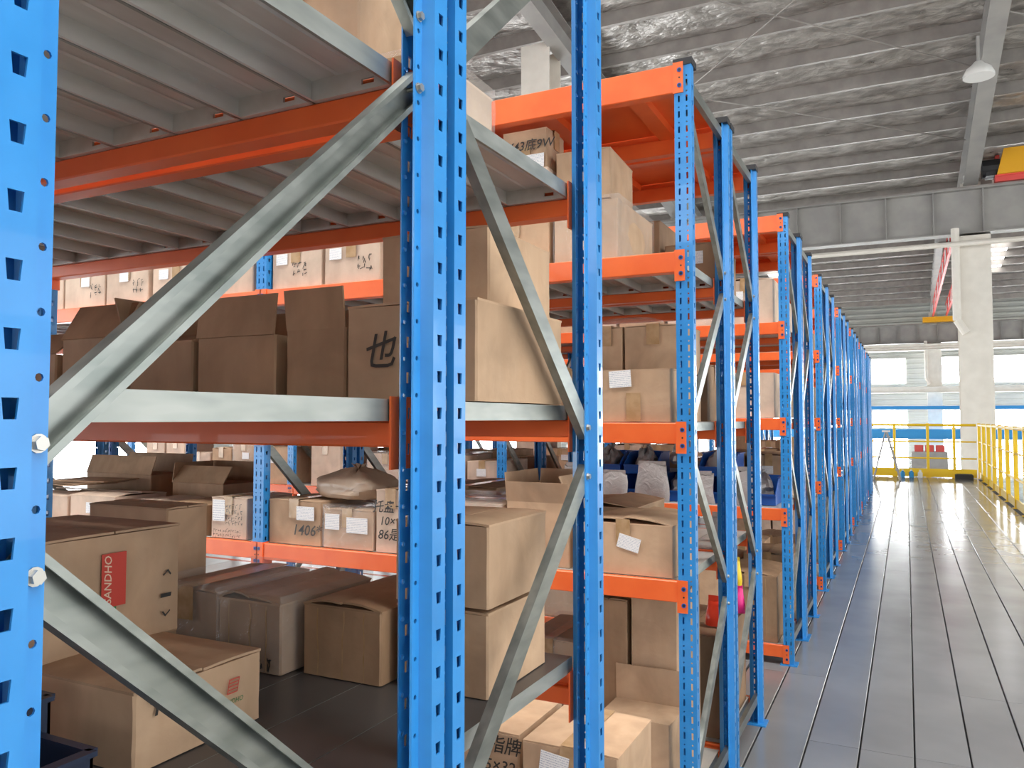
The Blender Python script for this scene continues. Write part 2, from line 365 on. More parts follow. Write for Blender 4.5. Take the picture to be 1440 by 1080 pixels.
# column and girts on the left wall
c = empty('column', (-6.75, 15.0, -4)); mb = MB(); mb.box(-.32, .32, -.3, -.28, 0, 13.1); mb.box(-.32, .32, .28, .3, 0, 13.1); mb.box(-.01, .01, -.28, .28, 0, 13.1); mb.build('column_shaft', 'cream', c)
tag(c, 'cream H column seen high up between blue rack posts', 'column')
for z in (5.5, 7.6, 9.4): struct(MB().box(-10.95, -10.75, YB, YF, z, z+.2).build('trim_%d' % int(z), 'crane_r'))

# ------------------------------------------------------------------ railing, ladder and odd things at the walkway's end
YE, XE = 20.7, 1.46
def rail_posts(r, pts):
    pm_ = MB().box(-.03, .03, -.03, .03, 0, 1.24).box(-.055, .055, -.055, .055, 0, .012).mesh('rail_post', 'yellow')
    for x, y in pts: put('rail_post', pm_, r, (x, y, 0))
r = empty('guard_railing', (XE, 2.0, 0))
rail_posts(r, [(0, k*1.1) for k in range(17)])
for z, t in ((1.2, .03), (.82, .018), (.44, .018)): MB().tube((0, 0, z), (0, YE-2, z), t, 8).build('rail', 'yellow', r)
MB().box(-.012, .012, 0, YE-2, .015, .14).build('toe_board', 'yellow', r)
tag(r, 'yellow guard railing along the right side of the walkway', 'railing')
r = empty('guard_railing', (-.9, YE, 0))
rail_posts(r, [(.02, 0), (.64, 0), (1.33, 0), (1.86, 0), (2.36, .06)])
for z, t in ((1.2, .03), (.82, .018), (.44, .018)): MB().tube((0, 0, z), (2.3, 0, z), t, 8).build('rail', 'yellow', r)
MB().box(-.1, 2.3, -.012, .012, .012, .2).build('toe_board', 'yellow', r)
tag(r, 'yellow guard railing closing off the far end of the walkway', 'railing')
l = empty('step_ladder', (-.40, 19.6, 0))
mb = MB()
for s in (-1, 1): mb.tube((.0, s*.17, 1.06), (.26, s*.24, 0), .02, 6)
mb.build('front_rail', 'greysteel', l)
for s in (-1, 1): MB().tube((-.02, s*.17, 1.06), (-.28, s*.24, 0), .016, 6).build('rear_leg', 'greysteel', l)
for k in range(4):
    z = .22+.24*k; x = .26*(1-z/1.06); hw = .24-.07*z/1.06
    MB().box(x-.04, x+.04, -hw, hw, z-.012, z+.012).build('step', 'greysteel', l)
MB().box(-.09, .07, -.19, .19, 1.05, 1.085).build('top_cap', 'white', l)
tag(l, 'small white step ladder standing by the end of the racks', 'ladder')
def bottle(x, y, m_, lab):
    b = empty('bottle', (x, y, 0))
    MB().loft([[(rr*math.cos(a), rr*math.sin(a), z) for a in [2*math.pi*i/12 for i in range(12)]] for rr, z in ((.045, 0), (.05, .015), (.05, .11), (.025, .14), (.02, .155))]).build('bottle_body', m_, b, smooth=.6)
    MB().tube((0, 0, .155), (0, 0, .175), .024, 10).build('cap', 'white', b); tag(b, lab, 'bottle')
bottle(-.1, 20.45, 'beam_blue', 'blue bottle by the end railing, nearest the ladder'); bottle(.08, 20.5, 'beam_blue', 'blue bottle second from the ladder along the end railing')
bottle(.26, 20.5, 'white', 'white bottle at the right of the bottles by the end railing')
o = MB().box(.95, 1.3, 20.2, 20.5, .0, .1).box(.97, 1.28, 20.22, 20.48, .1, .115).build('black_case', 'black'); tag(o, 'flat black case on the floor at the walkway corner', 'case')
# machines out on the hall floor
for k, (x, y, wx, wy, h, m_, lab) in enumerate(((.2, 47, 1.7, 1.5, 3.6, 'greysteel', 'grey cabinet machine with red crates on top, far hall floor'), (5.2, 38, 1.6, 3, 3.0, 'white', 'white machine beyond the right railing'), (7.2, 46, 2, 2, 3.4, 'white', 'farther white machine beyond the right railing'))):
    c = empty('machine', (x, y, -4)); MB().box(0, wx, 0, wy, .1, h).build('housing', m_, c); MB().box(.05, wx-.05, .05, wy-.05, 0, .1).build('plinth', 'black', c)
    MB().box(.2, wx*.55, -.02, 0, h*.35, h*.8).build('door', 'purlin', c); MB().box(wx*.65, wx*.9, -.03, 0, h*.55, h*.75).build('control_panel', 'black', c)
    tag(c, lab, 'machine')
for k in range(3):
    mb = MB(); mb.box(.0, .42, 0, .5, 0, .02); 
    for a in ((0, .42, 0, .02), (0, .42, .48, .5), (0, .02, 0, .5), (.4, .42, 0, .5)): mb.box(*a, .02, .34)
    o = mb.build('crate', 'crane_r', loc=(.35+.5*k, 47.3, -.4)); tag(o, 'red crate on the far grey machine, %s from the left' % ORD[k], 'crate', 'red crates on the far machine')

# ------------------------------------------------------------------ rack parts
PW, PD = .0275, .056
DEP = .616
def cell(mb, P, N, a0, a1, b0, b1, poly):
    am, bm = (a0+a1)/2, (b0+b1)/2
    if len(poly) == 4: o = [(a0, b0), (a1, b0), (a1, b1), (a0, b1)]
    else: o = [(a0, b0), (am, b0), (a1, b0), (a1, bm), (a1, b1), (am, b1), (a0, b1), (a0, bm)]
    n = len(poly)
    for i in range(n):
        j = (i+1) % n
        mb.face([P(*o[i]), P(*o[j]), P(*poly[j]), P(*poly[i])])
        p, q = Vector(P(*poly[i])), Vector(P(*poly[j])); mb.face([p, q, q+N, p+N])
def octo(a, b, r): return [(a+r*math.cos(R(225+45*i)), b+r*math.sin(R(225+45*i))) for i in range(8)]
def rect(a, b, wt, wb, h): return [(a-wb/2, b-h/2), (a+wb/2, b-h/2), (a+wt/2, b+h/2), (a-wt/2, b+h/2)]
def post_mesh(H=2.49):
    mb = MB(); n = int((H-.03)/.05)-1; TH = .0022
    def strip(P, N, width, cols, z_off, kind):
        """a flat strip of the section, with columns of punched holes at positions cols"""
        hw = {'slot': .009, 'web': .006, 'hole': .006}[kind]; edges = [0]
        for c in cols: edges += [c-hw, c+hw]
        edges.append(width); z0 = z_off-.025; z1 = z0+.05*n
        for i in range(0, len(edges), 2): mb.face([P(edges[i], 0), P(edges[i+1], 0), P(edges[i+1], H), P(edges[i], H)])
        for c in cols:
            mb.face([P(c-hw, 0), P(c+hw, 0), P(c+hw, z0), P(c-hw, z0)]); mb.face([P(c-hw, z1), P(c+hw, z1), P(c+hw, H), P(c-hw, H)])
            for k in range(n):
                zc = z_off+.05*k
                if kind == 'slot': cell(mb, P, N, c-hw, c+hw, zc-.025, zc+.025, rect(c, zc, .0125, .0095, .0155))
                elif kind == 'hole': cell(mb, P, N, c-hw, c+hw, zc-.025, zc+.025, octo(c, zc, .0034))
                else:
                    cell(mb, P, N, c-hw, c+hw, zc-.025, zc+.015, rect(c, zc-.003, .006, .006, .021))
                    cell(mb, P, N, c-hw, c+hw, zc+.015, zc+.025, octo(c, zc+.02, .0028))
    strip(lambda a, z: (-PW+a, 0, z), Vector((0, TH, 0)), 2*PW, [PW-.0125, PW+.0125], .073, 'web')
    for s in (1, -1):
        strip(lambda a, z: (s*PW, a, z), Vector((-s*TH, 0, 0)), .033, [.0165], .056, 'slot')
        mb.face([(s*PW, .033, 0), (s*.011, .040, 0), (s*.011, .040, H), (s*PW, .033, H)])
        strip(lambda a, z: (s*.011, .040+a, z), Vector((-s*TH, 0, 0)), .016, [.008], .08, 'hole')
        mb.face([(s*.011, .056, 0), (s*.0085, .0575, 0), (s*.0085, .0575, H), (s*.011, .056, H)])
    return mb.mesh('upright_post', 'blue')
POST = post_mesh()
PLATE = MB().box(-.045, .045, -.012, .075, 0, .006).mesh('foot_plate', 'blue')
mb = MB(); mb.loft([[(-PW-.003, -.003, 2.478), (PW+.003, -.003, 2.478), (PW+.003, .06, 2.478), (-PW-.003, .06, 2.478)], [(-PW-.003, -.003, 2.5), (PW+.003, -.003, 2.5), (PW+.003, .06, 2.5), (-PW-.003, .06, 2.5)]])
CAP = mb.mesh('post_cap', 'black')
def brace_mesh(ya, za, yb, zb, openx, hw=.019):
    d = Vector((0, yb-ya, zb-za)); L = d.length; d.normalize(); p = Vector((0, -d.z, d.y)); 
    if p.z < 0: p = -p
    s = 1 if openx else -1; t = .0022; a = .0085
    poly = [(-hw, -a), (hw, -a), (hw, a), (hw-.007, a), (hw-.007, a-t), (hw-t, a-t), (hw-t, -a+t), (-hw+t, -a+t), (-hw+t, a-t), (-hw+.007, a-t), (-hw+.007, a), (-hw, a)]
    mb = MB(); o = Vector((0, ya, za))
    mb.prism(poly, lambda q, x, u: o+d*u+p*q+Vector((x*s, 0, 0)), -.016, L+.016)
    return mb.mesh('brace', 'galv')
mb = MB()
mb.tube((-.014, 0, 0), (.017, 0, 0), .0032, 8); mb.tube((.0112, 0, 0), (.0125, 0, 0), .0075, 12); mb.tube((.0125, 0, 0), (.0175, 0, 0), .0058, 6)
BOLT = mb.mesh('bolt', 'steel')
def beam_mesh(L, h, step=True):
    mb = MB(); wd = .04
    poly = [(0, 0), (.022, 0), (.022, -.03), (wd, -.03), (wd, -h), (0, -h)] if step else [(0, 0), (wd, 0), (wd, -h), (0, -h)]
    c = .0025
    # soften the corners
    pp = []
    for i, (a, b) in enumerate(poly):
        p0 = Vector(poly[i-1]); p1 = Vector((a, b)); p2 = Vector(poly[(i+1) % len(poly)])
        pp += [p1+(p0-p1).normalized()*c, p1+(p2-p1).normalized()*c]
    mb.prism([(q[0], q[1]) for q in pp], lambda a, b, t: (-t, a, b), 0, L); return mb.mesh('beam', 'orange')
def conn_mesh(hc=.1):
    mb = MB()
    mb.box(-.003, .0, -.001, .052, -hc+.004, .004)                 # leg on the post's side
    mb.box(-.003, .030, -.0045, -.001, -hc+.004, .004)             # leg across the slotted face
    for z in (-.022, -.072):
        mb.mi = 1; mb.tube((.018, -.0046, z), (.018, -.0066, z), .0075, 7); mb.mi = 2; mb.tube((.018, -.0066, z), (.018, -.0074, z), .0045, 6)
    mb.mi = 2; mb.tube((.018, -.0046, -.047), (.018, -.0053, -.047), .003, 6)
    return mb.mesh('connector_plate', ['orange', 'bin', 'black'])
CONN = conn_mesh()
mb_ = conn_mesh(); 
CONN_M = mb_.copy(); CONN_M.transform(Matrix.Scale(-1, 4, Vector((1, 0, 0)))); CONN_M.flip_normals()
def panel_mesh(W, L, h=.03, topm=None):
    """galvanised deck pan: sheet, two side flanges with small lips, slotted end plates"""
    mb = MB(); g = .001
    x0, x1 = -W+g, -g
    mb.mi = 1
    mb.face([(x0, 0, h), (x1, 0, h), (x1, L, h), (x0, L, h)]); mb.mi = 0
    for x, s in ((x0, 1), (x1, -1)):
        mb.mi = 0 if s == -1 else 2
        mb.face([(x, 0, 0), (x, L, 0), (x, L, h), (x, 0, h)]); mb.face([(x, 0, 0), (x+s*.005, 0, 0), (x+s*.005, L, 0), (x, L, 0)])
    mb.mi = 2
    for y, s in ((.024, 1), (L-.024, -1)):
        P = lambda a, b: (a, y, b)
        xm = (x0+x1)/2
        cell(mb, P, Vector((0, -s*.004, 0)), x0, x1, .0, h, rect(xm+.03, .012, .022, .022, .008))
        mb.face([(x0, y, 0), (x1, y, 0), (x1, y-s*.024, 0), (x0, y-s*.024, 0)])
    for xr in (() if topm else (.35, .65)):                                           # shallow stiffening ribs
        x = x0+(x1-x0)*xr; mb.face([(x-.004, .03, h-.0005), (x, .03, h-.003), (x, L-.03, h-.003), (x-.004, L-.03, h-.0005)]); mb.face([(x, .03, h-.003), (x+.004, .03, h-.0005), (x+.004, L-.03, h-.0005), (x, L-.03, h-.003)])
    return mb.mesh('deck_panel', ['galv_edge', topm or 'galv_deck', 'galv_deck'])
def orange_deck_mesh(L, D):
    mb = MB(); mb.box(-L, 0, 0, D, -.004, 0)
    n = 5
    for i in range(n):
        x = -L*(i+.5)/n; mb.box(x-.03, x+.03, .0, D, -.034, -.004)
    return mb.mesh('orange_deck', 'orange')
meshes = {}
def shared(key, fn):
    if key not in meshes: meshes[key] = fn()
    return meshes[key]
BRACES = [((0, 2.37), (1, 1.90)), ((1, 1.80), (0, 1.33)), ((0, 1.23), (1, .76)), ((1, .66), (0, .19)), ((0, 2.44), (1, 2.44)), ((0, .11), (1, .11))]
def rack_row(label, X0, y0, bay, nbays, levels, flip=False, openx=False, detail=2, ontop=None, ncols=12, wide=None):
    """one row of racking: root at the foot of its walkway-end front post"""
    root = empty('storage_rack', (X0, y0, 0)); tag(root, label, 'rack')
    y_f, y_b = .048, DEP-.048
    for j in range(nbays+1):
        xj = -bay*j
        for back in (0, 1):
            rot = (0, 0, math.pi if back else 0); lo = (xj, DEP if back else 0, 0)
            p = put('upright_post', POST, root, lo, rot)
            if detail >= 1 or j == 0:
                put('foot_plate', PLATE, p); put('post_cap', CAP, p)
        for k, ((e0, za), (e1, zb)) in enumerate(BRACES):
            ya, yb = (y_f, y_b) if e0 == 0 else (y_b, y_f)
            if flip: ya, yb = DEP-ya, DEP-yb
            op = openx if k < 4 else False
            br = put('brace', shared(('br', round(ya, 3), za, zb, op), lambda: brace_mesh(ya, za, yb, zb, op)), root, (xj, 0, 0))
            if j == 0 and detail >= 2 and k < 4:
                put('bolt', BOLT, br, (0, ya, za)); put('bolt', BOLT, br, (0, yb, zb))
    Lb = bay-2*PW-.006
    for lv, zt in levels.items():
        hb = .092 if lv == 'T' else .066
        for j in range(nbays):
            xs = -bay*j-PW-.003
            bm = shared(('beam', round(Lb, 3), hb), lambda: beam_mesh(Lb, hb))
            zb_ = zt-.03 if ontop and lv in ontop else zt
            for back in (0, 1):
                b = put('beam', bm, root, (xs, 0, zb_)) if not back else put('beam', bm, root, (xs-Lb, DEP, zb_), (0, 0, math.pi))
                if detail >= 2 or (detail == 1 and not back) or (not back and j == 0):
                    # the beam's own frame has x running to minus; a back beam is turned round
                    put('connector_plate', CONN, b, (.003, 0, 0)) 
                    if detail >= 1: put('connector_plate', CONN_M, b, (-Lb-.003, 0, 0))
            if lv == 'T':
                d0 = .024; put('orange_deck', shared(('od', round(Lb, 3)), lambda: orange_deck_mesh(Lb-.01, DEP-2*d0)), root, (xs-.005, d0, zt))
                continue
            if detail >= 2 and (wide is None or lv in wide or True):
                yo, yl = (.0235, DEP-.047)
                if ontop and lv in ontop: yo, yl = ontop[lv]
                W = (Lb-.004)/ncols
                tm = 'deck_shade' if ontop and lv in ontop else None
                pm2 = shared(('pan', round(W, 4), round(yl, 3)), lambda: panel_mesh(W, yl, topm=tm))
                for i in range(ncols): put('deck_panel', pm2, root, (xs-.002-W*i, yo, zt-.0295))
            else:
                def mk():
                    mb = MB(); W = (Lb-.004)/ncols
                    for i in range(ncols): mb.box(-W*(i+1)+.0012, -W*i-.0012, 0, DEP-.047, 0, .029)
                    return mb.mesh('deck_panels', 'galv_deck')
                o = put('deck_panels', shared(('dk', round(Lb, 3)), mk), root, (xs-.002, .0235, zt-.0295)); o['kind'] = 'stuff'
    return root
PAIRX = [-.6005, -.6205, -.600, -.612, -.612, -.612, -.612, -.612]
PAIRY = [.3335, 2.48, 4.62, 6.72, 8.82, 10.92, 13.02, 15.10]
LV = [dict(A=1.845, B=1.375, C=.853, D=.105), dict(T=2.485, A=1.88, B=1.335, C=.84, D=.105)] + [dict(T=2.49, A=1.887, B=1.35, C=.85, D=.105)]*6
BAY = [1.8, 1.77, 1.77, 1.77, 1.77, 1.77, 1.77, 1.77]
nb = [1, 3, 3, 2, 1, 1, 1, 1]
for i in range(8):
    det = 2 if i < 2 else 1 if i < 4 else 0
    for r_ in (0, 1):
        n = 2*i+r_
        lab = 'blue and orange storage rack, %s row from the camera along the walkway' % ORD[n] if n else 'nearest blue and orange storage rack, cut off by the left picture edge'
        ot = None
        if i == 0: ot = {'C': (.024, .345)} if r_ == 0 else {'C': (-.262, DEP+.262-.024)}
        rack_row(lab, PAIRX[i], PAIRY[i]+r_*(DEP+.022), BAY[i], nb[i], LV[i], flip=(i == 0 and r_ == 1), openx=(i == 0 and r_ == 0), detail=det, ontop=ot)

rack_row('blue and orange storage rack added out of view behind the camera to shade the near shelves', PAIRX[0], -1.0, 1.8, 2, LV[0], detail=0)  # unseen rack, added to keep light off the nearest shelves

#CONTENTS#
# ------------------------------------------------------------------ cartons and other goods
def text_mesh(s, size):
    cu = bpy.data.curves.new('txt', 'FONT'); cu.body = s; cu.size = size; cu.align_x = 'CENTER'; cu.align_y = 'CENTER'; cu.resolution_u = 2; cu.shear = .2; cu.offset = size*.008
    o = bpy.data.objects.new('txt', cu); COL.objects.link(o); bpy.context.view_layer.update()
    me = bpy.data.meshes.new_from_object(o.evaluated_get(bpy.context.evaluated_depsgraph_get()))
    bpy.data.objects.remove(o); bpy.data.curves.remove(cu); me.materials.clear(); return me
def scribble_mesh(w_, h_, rows, seed):
    """hand-drawn marker strokes"""
    r = random.Random(seed); mb = MB(); ch = h_/rows; t = ch*.045
    for k in range(rows):
        x = -w_/2
        while x < w_/2-ch*.5:
            cw = ch*r.uniform(.55, .8)
            for s in range(r.randint(3, 5)):
                hor = r.random() < .5
                a = Vector((x+cw*r.uniform(0, .4), h_/2-ch*(k+r.uniform(.15, .8)), 0)); b = a+(Vector((cw*r.uniform(.3, .8), ch*r.uniform(-.05, .2), 0)) if hor else Vector((cw*r.uniform(-.2, .25), -ch*r.uniform(.2, .5), 0)))
                d = (b-a).normalized(); n = Vector((-d.y, d.x, 0))*t
                mb.face([a-n, b-n, b+n, a+n])
            x += cw*1.15
    return mb.mesh('marker_writing', 'ink')
FACE = {'f': lambda w_, d, h, u, v, e: ((u*w_, -d/2-e, v*h), (math.pi/2, 0, 0)), 's': lambda w_, d, h, u, v, e: ((w_/2+e, u*d, v*h), (math.pi/2, 0, math.pi/2))}
def carton(x0, x1, y0, y1, z0, h, label, tone='card', top='closed', tape=True, film_=False, stickers=(), marks=(), rz=0., seed=None, front_tape=True, group=None, bulge=1.):
    w_, d = x1-x0, y1-y0; r = random.Random(seed if seed is not None else int(abs(x0*7919+y0*104729+z0*1299709)))
    root = empty('cardboard_box', ((x0+x1)/2, (y0+y1)/2, z0+.001), rz); tag(root, label, 'box', group)
    # body: rounded carton walls, slightly uneven
    N = 5; ring = []
    c = .004
    def side(ax, ay, bx, by): return [(ax+(bx-ax)*i/N, ay+(by-ay)*i/N) for i in range(N+1)]
    X, Y = w_/2, d/2
    base = side(-X+c, -Y, X-c, -Y)+side(X, -Y+c, X, Y-c)+side(X-c, Y, -X+c, Y)+side(-X, Y-c, -X, -Y+c)
    ph = [r.uniform(0, 6.28) for _ in range(4)]; amp = .0035*bulge*min(1, h/.15)
    rings = []
    hh = [0, .06, .25, .5, .75, .94, 1]
    for q in hh:
        row = []
        for i, (x, y) in enumerate(base):
            s = i//(N+1); t = (i % (N+1))/N
            b = math.sin(math.pi*t)*math.sin(math.pi*q)*amp*(.2+.8*math.sin(ph[s]+3*t+2*q)) - (.0012*r.random() if 0 < q < 1 else 0)
            nx, ny = ((0, -1), (1, 0), (0, 1), (-1, 0))[s]
            row.append((x+nx*b, y+ny*b, q*(h-.004)))
        rings.append(row)
    MB().loft(rings).build('box_body', tone, root, smooth=.5)
    # flaps
    along_x = w_ >= d                      # long flaps run along the longer side
    T = .004
    def flap(edge, ang, depth=None, sag=0.):
        """edge f/b/l/r hinged at the top; ang 0 closed, 90 upright, 180+ hanging outside"""
        L = (w_ if edge in 'fb' else d)-.003; D = depth or ((d if edge in 'fb' else w_)/2-.0015)
        nx, ny_ = 5, 4; a = R(ang); P = []
        for i in range(nx+1):
            for j in range(ny_+1):
                u = L*(i/nx-.5); v = D*j/ny_; cr = sag*math.sin(math.pi*j/ny_)*(1+.4*math.sin(3*i+ph[0]))
                yy, zz = v*math.cos(a)-cr*math.sin(a)*0, v*math.sin(a)+cr
                if edge == 'f': p = (u, -Y+yy, h-.004+zz)
                elif edge == 'b': p = (-u, Y-yy, h-.004+zz)
                elif edge == 'l': p = (-X+yy, -u, h-.004+zz)
                else: p = (X-yy, u, h-.004+zz)
                P.append(Vector(p))
        mb = MB(); n2 = ny_+1
        # normal for thickness
        nn = (P[1]-P[0]).cross(P[n2]-P[0]).normalized()*T
        if nn.z < 0: nn = -nn
        top_ = [p+nn for p in P]
        def idx(i, j): return i*n2+j
        mb.v = [tuple(p) for p in P+top_]; K = len(P)
        for i in range(nx):
            for j in range(ny_):
                q = (idx(i, j), idx(i, j+1), idx(i+1, j+1), idx(i+1, j)); mb.f += [q, tuple(reversed([k+K for k in q]))]
        bd = [idx(i, 0) for i in range(nx+1)]+[idx(nx, j) for j in range(1, n2)]+[idx(i, ny_) for i in range(nx-1, -1, -1)]+[idx(0, j) for j in range(ny_-1, 0, -1)]
        for a_, b_ in zip(bd, bd[1:]+bd[:1]): mb.f.append((a_, b_, b_+K, a_+K))
        mb.m = [0]*len(mb.f)
        mb.build('flap', tone, root, smooth=.5)
    ed = 'fb' if along_x else 'lr'
    if top == 'closed':
        for e in ed: flap(e, r.uniform(.3, 1.2), sag=r.uniform(0, .002))
    elif top == 'crumpled':
        flap(ed[0], r.uniform(3, 6), sag=r.uniform(.004, .01)); flap(ed[1], r.uniform(5, 9), sag=r.uniform(.0, .006)); 
        flap('r' if along_x else 'f', -2.5, depth=.07)
    elif isinstance(top, dict):
        for e, a in top.items(): flap(e, a[0], a[1])
    if tape and top in ('closed', 'crumpled'):
        mb = MB(); tw = .024; zt = h+.0012+(.004 if top == 'closed' else .012)
        if top == 'closed':
            if along_x: mb.box(-X-.0015, X+.0015, -tw, tw, zt, zt+.0006)
            else: mb.box(-tw, tw, -Y-.0015, Y+.0015, zt, zt+.0006)
        dl = min(.07, h*.45)
        if not along_x and front_tape: mb.box(-tw, tw, -Y-.0052, -Y-.0045, h-dl, zt)
        if along_x: mb.box(X+.0045, X+.0052, -tw, tw, h-dl, zt)
        if along_x and front_tape: mb.box(-tw, tw, -Y-.0052, -Y-.0045, 0.002, h*.55)
        mb.build('tape', 'tape', root)
    if tone == 'card_dk' and top == 'crumpled':
        for u in (-.28, .05, .3):
            mb = MB(); xx = u*w_; pts = [(xx+r.uniform(-.003, .003), q*h) for q in (.03, .3, .55, .8, .96)]
            for (xa, za), (xb_, zb) in zip(pts[:-1], pts[1:]): mb.face([(xa-.0014, -Y-.0049, za), (xa+.0014, -Y-.0049, za), (xb_+.0014, -Y-.0049, zb), (xb_-.0014, -Y-.0049, zb)])
            mb.build('tape_crease', 'tape', root)
    for st in stickers:
        f, u, v, sw, sh = st[:5]; lo, ro = FACE[f](w_, d, h, u, v, .0056)
        o = MB().box(-sw/2, sw/2, -.0003, .0003, -sh/2, sh/2).build('shipping_label', 'paper', root, loc=lo); o.rotation_euler = (0, st[5] if len(st) > 5 else 0, ro[2]); o['label'] = 'white printed label'
    for k, mk_ in enumerate(marks):
        f, u, v, size, s = mk_[:5]; lo, ro = FACE[f](w_, d, h, u, v, .0053)
        if isinstance(s, tuple): me = scribble_mesh(s[0], s[1], s[2], int(abs(x0)*1000)+k)
        else: me = text_mesh(s, size); me.materials.append(M[mk_[5] if len(mk_) > 5 else 'ink'])
        o = put('marker_writing', me, root, lo, (ro[0], mk_[6] if len(mk_) > 6 else 0, ro[2])); o['label'] = 'black handwriting' if len(mk_) < 6 else 'printed lettering'
    if film_:
        g = .0045; mb = MB(); rr = []
        for q in (0.02, .3, .6, .9, 1):
            rr.append([(x*(1+2*g/w_)+r.uniform(-.001, .001), y*(1+2*g/d)+r.uniform(-.001, .001), q*(h+.016)) for x, y in base])
        mb.loft(rr).build('plastic_film', 'film', root, smooth=.8)
    return root
def blob(name, loc, size, m_, label, cat, seed=1, rough=.16, flat=.55, part='bag_body', knot=True):
    """a soft, crumpled body resting on its flat underside"""
    from mathutils import noise
    r = random.Random(seed); root = empty(name, loc, r.uniform(-.4, .4)); tag(root, label, cat)
    nu, nv = 34, 15; rings = []; off = Vector((seed*3.1, seed*1.7, 0))
    for j in range(nv):
        t = j/(nv-1); prof = (1-t**2.6)**.5*(.86+.14*min(1, t*6)) if t < 1 else .03
        prof = max(prof, .04); row = []
        for i in range(nu):
            a = 2*math.pi*i/nu; d = Vector((math.cos(a), math.sin(a), t*1.4))
            n = noise.noise(d*1.6+off)*.9+noise.noise(d*4.2+off)*.55+abs(noise.noise(d*8+off))*.35
            k = prof*(1+rough*n*1.3); sq = (abs(math.cos(a))**.75*math.copysign(1, math.cos(a)), abs(math.sin(a))**.75*math.copysign(1, math.sin(a)))
            row.append((k*sq[0]*size[0]*.46, k*sq[1]*size[1]*.46, size[2]*t*(1+rough*1.2*noise.noise(d*2.3-off)*(t if t < 1 else 1))))
        rings.append(row)
    MB().loft(rings).build(part, m_, root, smooth=.7)
    if knot:
        k = MB()
        for i in range(7):
            a = i*.9+r.random(); b = a+.7; z = size[2]
            k.face([(.004*math.cos(a), .004*math.sin(a), z*.94), (.03*math.cos(a), .03*math.sin(a), z*(1.1+.12*r.random())), (.03*math.cos(b), .03*math.sin(b), z*(1.12+.1*r.random()))])
        k.build('bag_neck', m_, root)
    return root
def bin_(x, y, z, w_, d, h, label, m_='bin', group=None):
    """open-fronted stacking bin, mouth towards the aisle"""
    root = empty('storage_bin', (x, y, z+.001)); tag(root, label, 'bin', group); t = .004; W = w_/2
    mb = MB(); mb.box(-W*.9, W*.9, -d/2, d/2, 0, t)
    mb.box(-W, W, d/2-t, d/2, 0, h)
    for s in (-1, 1):
        x0, x1 = sorted((s*W, s*(W-t)))
        mb.prism([(-d/2, 0), (d/2, 0), (d/2, h), (-d*.12, h), (-d/2, h*.45)], lambda a, b, tt: (tt, a, b), x0, x1)
    mb.build('bin_body', m_, root)
    MB().box(-W, W, -d/2-t, -d/2, 0, h*.42).box(-W, W, -d/2-.014, -d/2, h*.36, h*.42).build('front_lip', m_, root)
    k = MB()
    for s in (-1, 1): k.box(s*W-.008, s*W+.008, -d*.12, d/2, h-.004, h+.002)
    k.box(-W, W, d/2-.006, d/2+.006, h-.004, h+.002); k.build('rim', m_, root)
    return root
def pouch(x, y, z, w_, h, label, m_, tilt=.2):
    root = empty('packet', (x, y, z+.001)); tag(root, label, 'packet')
    rg = []
    for j in range(6):
        t = j/5; dp = .03*math.sin(math.pi*min(1, .15+t*.85)) if t < 1 else .001
        rg.append([(w_/2*math.cos(a)*(1-.12*t+.06*math.sin(5*t+x*9)), dp*math.sin(a)*(1+.3*math.sin(3*a+4*t+x*7))+tilt*h*t*.4, t*h*(1+(.06*math.sin(2*a+x*5) if t > .5 else 0))) for a in [2*math.pi*i/12 for i in range(12)]])
    MB().loft(rg).build('packet_body', m_, root, smooth=1.)
    MB().box(-w_/2*.8, w_/2*.8, tilt*h*.4-.001, tilt*h*.4+.001, h*.98, h+.02).build('packet_seal', m_, root)
    return root

A0, B0, C0, D0 = (LV[0][k]+.0015 for k in 'ABCD'); A1, B1, C1, D1 = (LV[1][k]+.0015 for k in 'ABCD'); A2, B2, C2, D2 = (LV[2][k]+.0015 for k in 'ABCD')
# --- nearest pair of racks, middle shelf
carton(-.899, -.632, 1.146, 1.508, B0, .172, 'large tan carton with a marker scrawl, middle shelf beside the doubled posts', top='closed', marks=[('f', -.22, .5, .07, '也')], tape=False)
carton(-.895, -.662, 1.245, 1.517, B0+.18, .138, 'tan carton stacked on the large scrawled carton beside the doubled posts', marks=[])
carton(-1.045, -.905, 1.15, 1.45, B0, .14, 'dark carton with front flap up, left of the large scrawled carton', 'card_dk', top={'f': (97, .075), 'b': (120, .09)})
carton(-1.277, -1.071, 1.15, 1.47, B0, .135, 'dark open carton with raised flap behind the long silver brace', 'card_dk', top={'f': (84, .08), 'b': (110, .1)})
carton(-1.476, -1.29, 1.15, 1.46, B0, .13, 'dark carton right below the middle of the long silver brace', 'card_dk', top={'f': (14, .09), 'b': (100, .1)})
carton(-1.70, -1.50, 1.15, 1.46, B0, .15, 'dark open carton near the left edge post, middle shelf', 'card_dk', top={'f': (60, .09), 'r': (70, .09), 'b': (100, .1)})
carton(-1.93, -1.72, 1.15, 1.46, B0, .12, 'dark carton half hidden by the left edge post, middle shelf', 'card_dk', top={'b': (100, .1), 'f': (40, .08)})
# upper shelf of the nearest pair
carton(-.80, -.668, 1.06, 1.27, A0, .085, 'film wrapped carton on the upper shelf at the doubled posts', 'card_lt', film_=True)
carton(-1.09, -.812, 1.06, 1.40, A0, .30, 'tall brown carton on the upper shelf at the picture top', 'card')
carton(-1.42, -1.10, 1.06, 1.42, A0, .28, 'brown carton on the upper shelf left of the tall one', 'card')
